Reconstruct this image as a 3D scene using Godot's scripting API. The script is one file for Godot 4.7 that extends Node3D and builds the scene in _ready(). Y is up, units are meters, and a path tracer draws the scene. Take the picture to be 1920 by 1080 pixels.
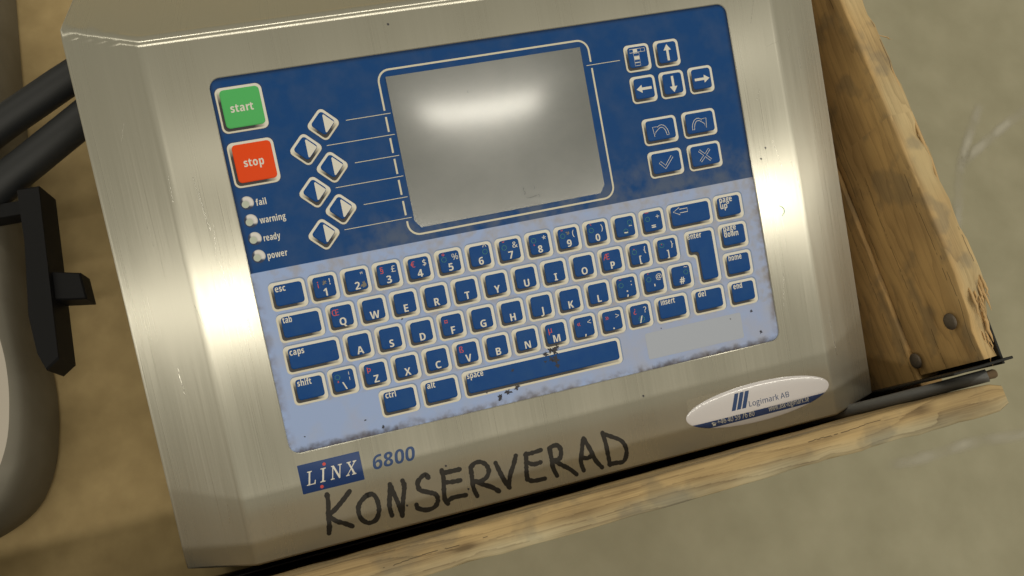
extends Node3D
# A stainless industrial control console lying in an open wooden crate on a concrete floor.
# Console-local coordinates are millimetres on its front plate: x right, y up the plate, z out of it.
# The plate slopes 18.5 degrees; the world has y up and z towards the photographer.

const MM := 0.001
const TILT := 18.5
const GROUND := 0.36            # height of the plate's origin above the floor
const FLOOR_MM := -360.0        # floor, card and rim heights in mm relative to the plate's origin
const CARD_MM := -115.0
const RIM_MM := 44.0
const INK := Color(0.76, 0.73, 0.66)

var M := {}
var console: Node3D
var off := Vector3.ZERO
var rng := RandomNumberGenerator.new()
var noise := FastNoiseLite.new()
var bold: SystemFont
var plain_font: SystemFont
var serif: SystemFont
var key_cache := {}


func _ready() -> void:
	rng.seed = 11
	noise.seed = 5
	noise.frequency = 0.05
	make_view()
	make_lamps()
	make_materials()
	make_floor()
	make_crate()
	make_card()
	make_console()
	make_keys()
	make_prints()
	make_marks()
	make_canister()
	make_hoses()


# ---------------------------------------------------------------- view and light
func make_view() -> void:
	var cam := Camera3D.new()
	cam.name = "camera"
	cam.fov = 41.53
	cam.near = 0.02
	cam.far = 40.0
	var right := Vector3(0.9633, 0.1207, 0.24)
	var up := Vector3(0.2014, 0.2666, -0.9425)
	var back := Vector3(-0.1777, 0.9562, 0.2324)
	cam.transform = Transform3D(Basis(right, up, back).orthonormalized(), Vector3(0.06158, 0.44058 + GROUND, 0.03995))
	var lens := CameraAttributesPhysical.new()
	lens.frustum_focal_length = 31.65
	lens.frustum_focus_distance = 0.43
	lens.frustum_near = 0.02
	lens.frustum_far = 40.0
	lens.exposure_aperture = 18.0
	cam.attributes = lens
	add_child(cam)
	cam.current = true
	var we := WorldEnvironment.new()
	we.name = "surroundings"
	var e := Environment.new()
	e.background_mode = Environment.BG_COLOR
	e.background_color = Color(0.245, 0.23, 0.17).linear_to_srgb()
	e.background_energy_multiplier = 0.8
	e.tonemap_mode = Environment.TONE_MAPPER_LINEAR
	e.tonemap_exposure = 1.1
	e.sdfgi_enabled = true
	e.ssao_enabled = true
	e.ssil_enabled = true
	we.environment = e
	add_child(we)


func lamp(called: String, at: Vector3, size: Vector2, energy: float) -> void:
	var l := AreaLight3D.new()
	l.name = called
	l.area_size = size
	l.light_energy = energy
	l.light_color = Color(1.0, 0.975, 0.91)
	l.area_range = 20.0
	l.shadow_enabled = true
	add_child(l, true)
	l.look_at_from_position(at, at + Vector3(0, -4.0, (0.0 - at.z)), Vector3(0, 0, -1))


func make_lamps() -> void:
	lamp("ceiling_tube_light", Vector3(1.4, 4.4, 1.42), Vector2(20.0, 0.2), 13.0)
	lamp("ceiling_tube_light", Vector3(0.9, 4.4, 0.53), Vector2(0.64, 0.09), 0.48)
	lamp("ceiling_tube_light", Vector3(1.6, 4.4, -2.9), Vector2(9.0, 0.22), 8.0)
	lamp("ceiling_tube_light", Vector3(1.0, 4.4, 3.6), Vector2(2.4, 0.22), 3.0)


# ---------------------------------------------------------------- materials
func lin(r: float, g: float, b: float) -> Color:
	return Color(r, g, b).linear_to_srgb()


func mat(called: String, c: Color, rough := 0.6, metal := 0.0) -> StandardMaterial3D:
	var m := StandardMaterial3D.new()
	m.resource_name = called
	m.albedo_color = c
	m.roughness = rough
	m.metallic = metal
	M[called] = m
	return m


func noise_tex(freq: float, lo: Color, hi: Color, sd: int, size := 512, octaves := 5) -> NoiseTexture2D:
	var n := FastNoiseLite.new()
	n.seed = sd
	n.frequency = freq
	n.fractal_octaves = octaves
	var t := NoiseTexture2D.new()
	t.width = size
	t.height = size
	t.seamless = true
	t.noise = n
	var g := Gradient.new()
	g.set_color(0, lo)
	g.set_color(1, hi)
	t.color_ramp = g
	return t


func brushed_image() -> Image:
	# fine streaks that run along v; both directions wrap
	var w := 1024
	var h := 256
	var im := Image.create(w, h, false, Image.FORMAT_L8)
	var r := RandomNumberGenerator.new()
	r.seed = 77
	var acc := PackedFloat32Array()
	acc.resize(w * h)
	acc.fill(0.6)
	for k in 9000:
		var x := r.randi_range(0, w - 1)
		var y0 := r.randi_range(0, h - 1)
		var ln := r.randi_range(20, 200)
		var a := r.randf_range(-0.055, 0.055)
		for j in ln:
			var y := (y0 + j) % h
			acc[y * w + x] += a * sin(PI * float(j) / ln)
	for y in h:
		for x in w:
			var v := clampf(acc[y * w + x] + 0.05 * sin(TAU * 3.0 * x / w), 0.0, 1.0)
			im.set_pixel(x, y, Color(v, v, v))
	return im


func wood_image(sd: int, light: Color, dark: Color, rings: float) -> Image:
	# growth lines along u, a few knots they flow round, fine fibres, grey dirt and drying cracks
	var w := 1024
	var h := 256
	var im := Image.create(w, h, false, Image.FORMAT_RGB8)
	var n := FastNoiseLite.new()
	n.seed = sd
	n.frequency = 0.004
	var f := FastNoiseLite.new()
	f.seed = sd + 3
	f.frequency = 0.03
	var r := RandomNumberGenerator.new()
	r.seed = sd * 7 + 1
	var knots := []
	for i in 4:
		knots.append(Vector3(r.randf_range(60, 960), r.randf_range(20, 236), r.randf_range(7, 14)))
	for y in h:
		for x in w:
			var lift := 0.0
			var core := 0.0
			for k in knots:
				var dx: float = (x - k.x) / (k.z * 3.0)
				var dy: float = (y - k.y) / k.z
				var q := dx * dx + dy * dy
				lift += signf(dy) * exp(-q * 0.35) * 0.5
				core = maxf(core, exp(-(dx * dx * 6.0 + dy * dy * 1.6)))
			var bend := n.get_noise_2d(x * 0.45, y * 1.2) * 2.6 + lift
			var ring := fposmod(rings * (float(y) / h) + bend, 1.0)
			var late := pow(ring, 4.0)
			var fibre := f.get_noise_2d(x * 0.18, y * 11.0)
			var fine := f.get_noise_2d(x * 0.5 + 700.0, y * 24.0)
			var blot := n.get_noise_2d(x * 2.0 + 900.0, y * 3.0)
			var k := clampf(0.20 + late * 0.46 + fibre * 0.24 + fine * 0.2 + blot * 0.5 + core * 0.8, 0.0, 1.0)
			var c := light.lerp(dark, k)
			var dirt := clampf(n.get_noise_2d(x * 3.5 + 50.0, y * 2.0 + 400.0) * 1.4 - 0.15, 0.0, 0.36)
			c = c.lerp(Color(0.16, 0.18, 0.19), dirt)
			im.set_pixel(x, y, c.linear_to_srgb())
	for i in 16:
		var x0 := r.randi_range(0, w - 1)
		var y0 := r.randf_range(0, h - 1)
		var ln := r.randi_range(30, 190)
		for j in ln:
			var x := (x0 + j) % w
			var y := int(y0 + n.get_noise_2d(x * 2.0, i * 90.0) * 6.0 + j * 0.02)
			if y >= 0 and y < h and f.get_noise_2d(j * 1.3, i * 40.0) > -0.25:
				var c := im.get_pixel(x, y)
				im.set_pixel(x, y, c.lerp(Color(0.15, 0.13, 0.11), 0.75))
	return im


func membrane_image() -> Image:
	# flat print of the overlay (dark blue above, pale blue below) with the dust and grime that lie on it
	var w := 1200
	var h := 828
	var im := Image.create(w, h, false, Image.FORMAT_RGB8)
	var n := FastNoiseLite.new()
	n.seed = 21
	n.frequency = 0.012
	n.fractal_octaves = 4
	var q := FastNoiseLite.new()
	q.seed = 40
	q.frequency = 0.035
	q.fractal_octaves = 4
	for j in h:
		var y := 207.0 - (j + 0.5) * 0.25
		for i in w:
			var x := (i + 0.5) * 0.25
			var a := n.get_noise_2d(x * 4.0, y * 4.0)
			var b := q.get_noise_2d(x * 4.0, y * 4.0)
			var edge := minf(minf(x, 300.0 - x), minf(y, 207.0 - y))
			var c: Color
			if y > 101.9:
				c = Color(0.012, 0.068, 0.235)
				var dust := clampf(0.07 + a * 0.22 + b * 0.06, 0.0, 1.0)
				if x > 40.0:
					dust += 0.85 * clampf(1.0 - absf(y - 106.0) / 24.0, 0.0, 1.0) * clampf(0.6 + a * 1.0 + b * 0.4, 0.0, 1.0) * clampf((x - 40.0) / 40.0, 0.0, 1.0)
				c = c.lerp(Color(0.20, 0.21, 0.21), clampf(dust, 0.0, 1.0) * 0.42)
				c = c.lerp(Color(0.02, 0.03, 0.06), clampf((2.0 - edge) / 2.0, 0.0, 1.0) * 0.6)
			else:
				c = Color(0.37, 0.475, 0.78)
				var worn := clampf((x - 60.0) / 140.0, 0.0, 1.0) * 0.5
				c = c.lerp(Color(0.44, 0.47, 0.60), clampf(worn + a * 0.6, 0.0, 0.8))
				if y > 25.0 and x > 8.0:
					c = c.lerp(Color(0.40, 0.36, 0.33), clampf(0.12 + b * 0.55 + a * 0.3, 0.0, 0.5))
				var grime := clampf((4.5 - edge) / 4.5, 0.0, 1.0)
				c = c.lerp(Color(0.19, 0.145, 0.11), clampf(grime * (0.32 + b * 0.5 + a * 0.5), 0.0, 0.6))
				if y < 9.0 and x > 60.0 and x < 215.0:
					var blot := clampf((4.2 - y) / 6.0 + b * 1.0 + a * 1.0 - 0.30, 0.0, 1.0)
					c = c.lerp(Color(0.03, 0.025, 0.035), blot * 0.3)
				elif y < 6.0:
					c = c.lerp(Color(0.06, 0.045, 0.04), clampf((3.2 - y) / 3.0 + b * 0.6, 0.0, 1.0) * 0.7)
			im.set_pixel(i, j, c.linear_to_srgb())
	return im


func make_materials() -> void:
	bold = SystemFont.new()
	bold.font_names = PackedStringArray(["Droid Sans"])
	bold.font_weight = 700
	plain_font = SystemFont.new()
	plain_font.font_names = PackedStringArray(["Droid Sans"])
	serif = SystemFont.new()
	serif.font_names = PackedStringArray(["Droid Serif"])

	var br := ImageTexture.create_from_image(brushed_image())
	var st := mat("brushed_steel", lin(0.68, 0.655, 0.565), 0.46, 0.74)
	st.albedo_texture = br_colour(br)
	st.roughness_texture = br
	st.roughness_texture_channel = BaseMaterial3D.TEXTURE_CHANNEL_GRAYSCALE
	st.roughness = 0.56
	st.heightmap_enabled = true
	st.heightmap_texture = br
	st.heightmap_scale = 0.004
	st.anisotropy_enabled = true
	st.anisotropy = 0.97
	var ps := mat("polished_steel", lin(0.68, 0.66, 0.6), 0.22, 1.0)
	ps.anisotropy_enabled = false

	var mem := mat("overlay_print", Color.WHITE, 0.42)
	mem.albedo_texture = ImageTexture.create_from_image(membrane_image())
	mem.texture_repeat = false
	mem.metallic_specular = 0.22
	var cap := mat("cap_blue", Color.WHITE, 0.40)
	cap.albedo_texture = noise_tex(0.012, lin(0.006, 0.064, 0.27), lin(0.018, 0.082, 0.265), 3)
	cap.metallic_specular = 0.25
	cap.uv1_triplanar = true
	cap.uv1_world_triplanar = true
	cap.uv1_scale = Vector3(14, 14, 14)
	mat("start_green", lin(0.10, 0.50, 0.15), 0.45).metallic_specular = 0.25
	mat("stop_red", lin(0.85, 0.078, 0.012), 0.45).metallic_specular = 0.25
	var vp := mat("vertex_print", Color.WHITE, 0.45)
	vp.vertex_color_use_as_albedo = true
	mat("white_ink", lin(INK.r, INK.g, INK.b), 0.5)
	mat("cream_line", lin(0.70, 0.65, 0.52), 0.5)
	mat("red_ink", lin(0.66, 0.075, 0.065), 0.5)
	mat("green_ink", lin(0.06, 0.30, 0.16), 0.5)
	mat("badge_blue", lin(0.014, 0.052, 0.20), 0.45)
	mat("blue_ink", lin(0.022, 0.065, 0.20), 0.5)
	mat("marker_ink", lin(0.018, 0.015, 0.012), 0.55)
	mat("lamp_window", lin(0.50, 0.54, 0.46), 0.4)
	mat("ghost_label", lin(0.43, 0.47, 0.57), 0.5)
	var fr := mat("film_residue", Color(0.78, 0.75, 0.68, 0.22), 0.4)
	fr.transparency = BaseMaterial3D.TRANSPARENCY_ALPHA
	mat("ink_blot", lin(0.03, 0.03, 0.045), 0.6)
	mat("worn_spot", lin(0.22, 0.20, 0.16), 0.7)
	var sc := mat("screen_film", Color.WHITE, 0.22)
	sc.albedo_texture = noise_tex(0.006, lin(0.11, 0.118, 0.117), lin(0.14, 0.148, 0.147), 8)
	sc.metallic_specular = 0.72
	sc.clearcoat_enabled = true
	sc.clearcoat = 1.0
	sc.clearcoat_roughness = 0.105
	var dome := mat("resin_white", lin(0.78, 0.75, 0.78), 0.25)
	dome.clearcoat_enabled = true
	dome.clearcoat = 1.0
	dome.clearcoat_roughness = 0.03
	var dome2 := mat("resin_blue", lin(0.024, 0.06, 0.20), 0.25)
	dome2.clearcoat_enabled = true
	dome2.clearcoat = 1.0
	dome2.clearcoat_roughness = 0.03

	var wa := mat("pine_top", Color.WHITE, 0.75)
	wa.albedo_texture = ImageTexture.create_from_image(wood_image(4, Color(0.62, 0.55, 0.385), Color(0.19, 0.15, 0.095), 15.0))
	wa.vertex_color_use_as_albedo = true
	var wb := mat("pine_side", Color.WHITE, 0.75)
	wb.albedo_texture = ImageTexture.create_from_image(wood_image(9, Color(0.76, 0.60, 0.35), Color(0.38, 0.285, 0.16), 9.0))
	wb.vertex_color_use_as_albedo = true
	mat("splinter_pine", lin(0.60, 0.40, 0.19), 0.8)
	mat("rivet_steel", lin(0.16, 0.13, 0.10), 0.55, 0.6)
	mat("black_steel", lin(0.012, 0.012, 0.012), 0.5, 0.2)
	mat("grey_tube", lin(0.16, 0.16, 0.16), 0.5, 0.2)
	mat("rust", lin(0.13, 0.085, 0.045), 0.85)
	var cb := mat("cardboard", Color.WHITE, 0.85)
	cb.albedo_texture = noise_tex(0.02, lin(0.36, 0.26, 0.12), lin(0.46, 0.34, 0.165), 14)
	cb.uv1_triplanar = true
	cb.uv1_world_triplanar = true
	cb.uv1_scale = Vector3(4, 4, 4)
	var fl := mat("concrete", Color.WHITE, 0.55)
	fl.albedo_texture = noise_tex(0.010, lin(0.30, 0.276, 0.182), lin(0.37, 0.342, 0.236), 31, 1024, 6)
	fl.uv1_triplanar = true
	fl.uv1_world_triplanar = true
	fl.uv1_scale = Vector3(1.3, 1.3, 1.3)
	var ch := mat("chalk", lin(0.56, 0.53, 0.44), 0.8)
	ch.vertex_color_use_as_albedo = true
	ch.transparency = BaseMaterial3D.TRANSPARENCY_ALPHA
	mat("hose_rubber", lin(0.014, 0.015, 0.017), 0.55)
	mat("black_plastic", lin(0.006, 0.006, 0.007), 0.55).metallic_specular = 0.3
	var cs := mat("canister_side", Color.WHITE, 0.6)
	cs.albedo_texture = noise_tex(0.02, lin(0.15, 0.135, 0.105), lin(0.19, 0.175, 0.14), 51)
	cs.uv1_triplanar = true
	cs.uv1_world_triplanar = true
	cs.uv1_scale = Vector3(3, 3, 3)
	mat("canister_lid", lin(0.48, 0.43, 0.37), 0.5)


func br_colour(_src: Texture2D) -> Texture2D:
	# the same streaks, lifted to a narrow band of brightness
	var im: Image = brushed_image()
	for y in im.get_height():
		for x in im.get_width():
			var v := 0.92 + 0.08 * im.get_pixel(x, y).r
			im.set_pixel(x, y, Color(v, v, v))
	return ImageTexture.create_from_image(im)


# ---------------------------------------------------------------- mesh helpers
func new_st() -> SurfaceTool:
	var st := SurfaceTool.new()
	st.begin(Mesh.PRIMITIVE_TRIANGLES)
	return st


func v3(p: Vector2, z: float) -> Vector3:
	return Vector3(p.x, p.y, z) * MM


func tri(st: SurfaceTool, a: Vector3, b: Vector3, c: Vector3) -> void:
	st.add_vertex(a)
	st.add_vertex(b)
	st.add_vertex(c)


func ring(st: SurfaceTool, a: PackedVector2Array, b: PackedVector2Array, za: float, zb: float, ca := PackedColorArray(), cb := PackedColorArray()) -> void:
	var n := a.size()
	for i in n:
		var k := (i + 1) % n
		var col := not ca.is_empty()
		for e in [[a, i, za, ca], [b, i, zb, cb], [a, k, za, ca], [a, k, za, ca], [b, i, zb, cb], [b, k, zb, cb]]:
			if col:
				st.set_color(e[3][e[1]])
			st.add_vertex(v3(e[0][e[1]], e[2]))


func fill(st: SurfaceTool, p: PackedVector2Array, z: float) -> void:
	var t := Geometry2D.triangulate_polygon(p)
	for i in range(0, t.size(), 3):
		var a := p[t[i]]
		var b := p[t[i + 1]]
		var c := p[t[i + 2]]
		if (b - a).cross(c - a) > 0.0:
			var s := b
			b = c
			c = s
		tri(st, v3(a, z), v3(b, z), v3(c, z))


func done(st: SurfaceTool, m: Material, into: ArrayMesh = null) -> ArrayMesh:
	st.generate_normals()
	var am := st.commit(into)
	am.surface_set_material(am.get_surface_count() - 1, m)
	return am


func inst(called: String, mesh: Mesh, parent: Node3D, at := Vector3.ZERO) -> MeshInstance3D:
	var o := MeshInstance3D.new()
	o.name = called
	o.mesh = mesh
	o.position = at * MM + (off if parent == console else Vector3.ZERO)
	parent.add_child(o, true)
	return o


func thing(called: String, label: String, category: String, at: Vector3, group := "") -> Node3D:
	var o := Node3D.new()
	o.name = called
	o.position = at
	o.set_meta("label", label)
	o.set_meta("category", category)
	if group:
		o.set_meta("group", group)
	add_child(o, true)
	return o


func rect(w: float, h: float, c := Vector2.ZERO) -> PackedVector2Array:
	return PackedVector2Array([c + Vector2(-w, -h) / 2, c + Vector2(w, -h) / 2, c + Vector2(w, h) / 2, c + Vector2(-w, h) / 2])


func sharp_inset(p: PackedVector2Array, l: float, r: float, b: float, t: float) -> PackedVector2Array:
	# every edge of an axis-aligned counter-clockwise outline moves inward by its own amount
	var out := PackedVector2Array()
	var n := p.size()
	for i in n:
		var q := p[i]
		for e in [[p[(i + n - 1) % n], p[i]], [p[i], p[(i + 1) % n]]]:
			var d: Vector2 = e[1] - e[0]
			if absf(d.x) > absf(d.y):
				q.y += b if d.x > 0.0 else -t
			else:
				q.x += -r if d.y > 0.0 else l
		out.append(q)
	return out


func rounded(p: PackedVector2Array, r: float, steps := 5, side := 4) -> PackedVector2Array:
	var out := PackedVector2Array()
	var n := p.size()
	for i in n:
		var a := (p[(i + n - 1) % n] - p[i]).normalized()
		var b := (p[(i + 1) % n] - p[i]).normalized()
		var half := a.angle_to(b) / 2.0
		var cut := minf(r, 400.0) / maxf(absf(tan(half)), 0.01)
		var s := p[i] + a * cut
		var e := p[i] + b * cut
		var c := p[i] + (a + b).normalized() * r / maxf(absf(sin(half)), 0.01)
		var sa := (s - c).angle()
		var da := angle_difference(sa, (e - c).angle())
		for k in steps + 1:
			out.append(c + Vector2.from_angle(sa + da * k / steps) * r)
		var nx := p[(i + 1) % n]
		var na := (p[i] - nx).normalized()
		var nb := (p[(i + 2) % n] - nx).normalized()
		var nc := r / maxf(absf(tan(na.angle_to(nb) / 2.0)), 0.01)
		var far := nx + na * nc
		for k in range(1, side):
			out.append(e.lerp(far, float(k) / side))
	return out


func stroke(st: SurfaceTool, p: PackedVector2Array, w: float, z: float, closed := false, ends := false, vary := 0.0) -> void:
	# a flat line of width w along p
	var n := p.size()
	var l := PackedVector2Array()
	var r := PackedVector2Array()
	for i in n:
		var a := p[(i + n - 1) % n] if closed or i > 0 else p[i]
		var b := p[(i + 1) % n] if closed or i < n - 1 else p[i]
		var d := (b - a).normalized()
		var k := 1.0
		if vary > 0.0:
			k = 1.0 + vary * noise.get_noise_2d(p[i].x * 9.0, p[i].y * 9.0) * 2.0
		var o := Vector2(-d.y, d.x) * w * 0.5 * k
		l.append(p[i] + o)
		r.append(p[i] - o)
	for i in (n if closed else n - 1):
		var j := (i + 1) % n
		tri(st, v3(l[i], z), v3(l[j], z), v3(r[i], z))
		tri(st, v3(l[j], z), v3(r[j], z), v3(r[i], z))
	if ends:
		for e in [0, n - 1]:
			disc(st, p[e], w * 0.5, z + 0.004, 10)


func disc(st: SurfaceTool, c: Vector2, r: float, z: float, n := 20) -> void:
	for i in n:
		tri(st, v3(c, z), v3(c + Vector2.from_angle(TAU * (i + 1) / n) * r, z), v3(c + Vector2.from_angle(TAU * i / n) * r, z))


func smooth_path(p: Array, per := 6) -> PackedVector2Array:
	var out := PackedVector2Array()
	for i in p.size() - 1:
		var a: Vector2 = p[maxi(i - 1, 0)]
		var b: Vector2 = p[i]
		var c: Vector2 = p[i + 1]
		var d: Vector2 = p[mini(i + 2, p.size() - 1)]
		for k in per:
			out.append(b.cubic_interpolate(c, a, d, float(k) / per))
	out.append(p[-1])
	return out


func text(called: String, s: String, parent: Node3D, at: Vector3, em: float, m: Material, font: Font = null, align := "l", width := 0.0, slant := 0.0, domed := false) -> MeshInstance3D:
	# lettering lying in the local xy plane: «at» is the left end (or the middle, or the right end) of its base line
	var probe := TextMesh.new()
	probe.font = font if font else bold
	probe.font_size = 48
	probe.pixel_size = em / 48.0 * MM
	probe.depth = 0.0
	probe.curve_step = 1.5
	probe.text = "H"
	var base := probe.get_aabb().position.y
	probe.text = s
	var arrays := probe.surface_get_arrays(0)
	var box := probe.get_aabb()
	var k := width * MM / box.size.x if width > 0.0 else 1.0
	var x0 := box.position.x * k
	if align == "c":
		x0 += box.size.x * k / 2.0
	elif align == "r":
		x0 += box.size.x * k
	var vs: PackedVector3Array = arrays[Mesh.ARRAY_VERTEX]
	var nn := PackedVector3Array()
	for i in vs.size():
		var v := vs[i]
		v = Vector3(v.x * k - x0, v.y - base, 0.0)
		v.x += v.y * slant
		vs[i] = v
		nn.append(Vector3(0, 0, 1))
	var idx: PackedInt32Array = arrays[Mesh.ARRAY_INDEX]
	# keep only triangles that face up the plate
	var keep := PackedInt32Array()
	for i in range(0, idx.size(), 3):
		var a := vs[idx[i]]
		var b := vs[idx[i + 1]]
		var c := vs[idx[i + 2]]
		if absf((b - a).cross(c - a).z) > 1e-14:
			keep.append_array([idx[i], idx[i + 1], idx[i + 2]])
	if domed:
		for i in vs.size():
			vs[i].z = dome_top(Vector2(vs[i].x, vs[i].y) / MM + Vector2(at.x, at.y)) * MM
	var out := []
	out.resize(Mesh.ARRAY_MAX)
	out[Mesh.ARRAY_VERTEX] = vs
	out[Mesh.ARRAY_NORMAL] = nn
	out[Mesh.ARRAY_INDEX] = keep
	var am := ArrayMesh.new()
	am.add_surface_from_arrays(Mesh.PRIMITIVE_TRIANGLES, out)
	am.surface_set_material(0, m)
	return inst(called, am, parent, at)


func box_mesh(size: Vector3, m: Material, bevel := 0.6) -> ArrayMesh:
	# a box with chamfered edges, centred, sizes in mm
	var st := new_st()
	st.set_smooth_group(-1)
	var h := size / 2.0
	var o := rounded(rect(size.x, size.z), bevel * 1.5, 2, 1)
	var q := rounded(rect(size.x - bevel * 2, size.z - bevel * 2), bevel, 2, 1)
	var lv := [[q, -h.y], [o, -h.y + bevel], [o, h.y - bevel], [q, h.y]]
	for k in 3:
		var a: PackedVector2Array = lv[k][0]
		var b: PackedVector2Array = lv[k + 1][0]
		for i in a.size():
			var j := (i + 1) % a.size()
			var p := Vector3(a[i].x, lv[k][1], a[i].y) * MM
			var r := Vector3(a[j].x, lv[k][1], a[j].y) * MM
			var s := Vector3(b[i].x, lv[k + 1][1], b[i].y) * MM
			var t := Vector3(b[j].x, lv[k + 1][1], b[j].y) * MM
			tri(st, p, r, s)
			tri(st, r, t, s)
	for e in [[q, h.y, false], [q, -h.y, true]]:
		var a: PackedVector2Array = e[0]
		for i in range(1, a.size() - 1):
			var p := Vector3(a[0].x, e[1], a[0].y) * MM
			var r := Vector3(a[i].x, e[1], a[i].y) * MM
			var s := Vector3(a[i + 1].x, e[1], a[i + 1].y) * MM
			if e[2]:
				tri(st, p, s, r)
			else:
				tri(st, p, r, s)
	return done(st, m)


func tube_mesh(path: PackedVector3Array, r: float, m: Material, n := 16, caps := true, wave := 0.0) -> ArrayMesh:
	# path in mm
	var st := new_st()
	var rows := []
	var up := Vector3.UP
	for i in path.size():
		var d := (path[mini(i + 1, path.size() - 1)] - path[maxi(i - 1, 0)]).normalized()
		var x := d.cross(up).normalized()
		if x.length() < 0.1:
			x = Vector3.RIGHT
		var y := x.cross(d)
		var row := PackedVector3Array()
		var rr := r * (1.0 + wave * sin(i * 1.9))
		for k in n:
			var a := TAU * k / n
			row.append((path[i] + (x * cos(a) + y * sin(a)) * rr) * MM)
		rows.append(row)
	for i in rows.size() - 1:
		for k in n:
			var j := (k + 1) % n
			tri(st, rows[i][k], rows[i + 1][k], rows[i][j])
			tri(st, rows[i][j], rows[i + 1][k], rows[i + 1][j])
	if caps:
		for e in [0, rows.size() - 1]:
			st.set_smooth_group(-1)
			for k in n:
				var j := (k + 1) % n
				if e == 0:
					tri(st, path[e] * MM, rows[e][k], rows[e][j])
				else:
					tri(st, path[e] * MM, rows[e][j], rows[e][k])
	return done(st, m)


# ---------------------------------------------------------------- setting
func make_floor() -> void:
	var st := new_st()
	var s := 6.0
	for i in 12:
		for j in 12:
			var a := Vector3(-s + i * s / 6, 0, -s + j * s / 6)
			var b := a + Vector3(s / 6, 0, 0)
			var c := a + Vector3(0, 0, s / 6)
			var d := b + Vector3(0, 0, s / 6)
			tri(st, a, b, c)
			tri(st, b, d, c)
	var f := inst("floor", done(st, M.concrete), self)
	f.set_meta("kind", "structure")
	f.set_meta("label", "bare grey brown concrete floor around the crate")
	for path in [[V2(866, -268), V2(838, -236), V2(806, -196), V2(790, -168), V2(770, -128), V2(752, -96)], [V2(560, 128), V2(610, 131), V2(680, 130), V2(760, 137), V2(850, 140)], [V2(800, -190), V2(850, -215), V2(920, -245), V2(1000, -270)]]:
		var q := new_st()
		var pts := smooth_path(path, 10)
		var rows := []
		for i in pts.size():
			var d := (pts[mini(i + 1, pts.size() - 1)] - pts[maxi(i - 1, 0)]).normalized()
			var o := Vector2(-d.y, d.x)
			var row := []
			for k in 7:
				var w := (k - 3) / 3.0
				var p: Vector2 = pts[i] + o * w * (7.5 + 2.5 * noise.get_noise_1d(i * 7.0))
				var al := (1.0 - w * w) * clampf(0.5 + 0.7 * noise.get_noise_2d(p.x * 0.3, p.y * 0.3), 0.1, 0.9) * clampf(minf(i, pts.size() - 1 - i) / 6.0, 0.0, 1.0)
				row.append([Vector3(p.x, 1, p.y) * MM, Color(1, 1, 1, al if absf(w) < 0.99 else 0.0)])
			rows.append(row)
		for i in rows.size() - 1:
			for k in 6:
				for e in [[i, k], [i + 1, k], [i, k + 1], [i, k + 1], [i + 1, k], [i + 1, k + 1]]:
					q.set_color(rows[e[0]][e[1]][1])
					q.add_vertex(rows[e[0]][e[1]][0])
		inst("scuff_mark", done(q, M.chalk), f)


func V2(x: float, y: float) -> Vector2:
	return Vector2(x, y)


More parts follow.
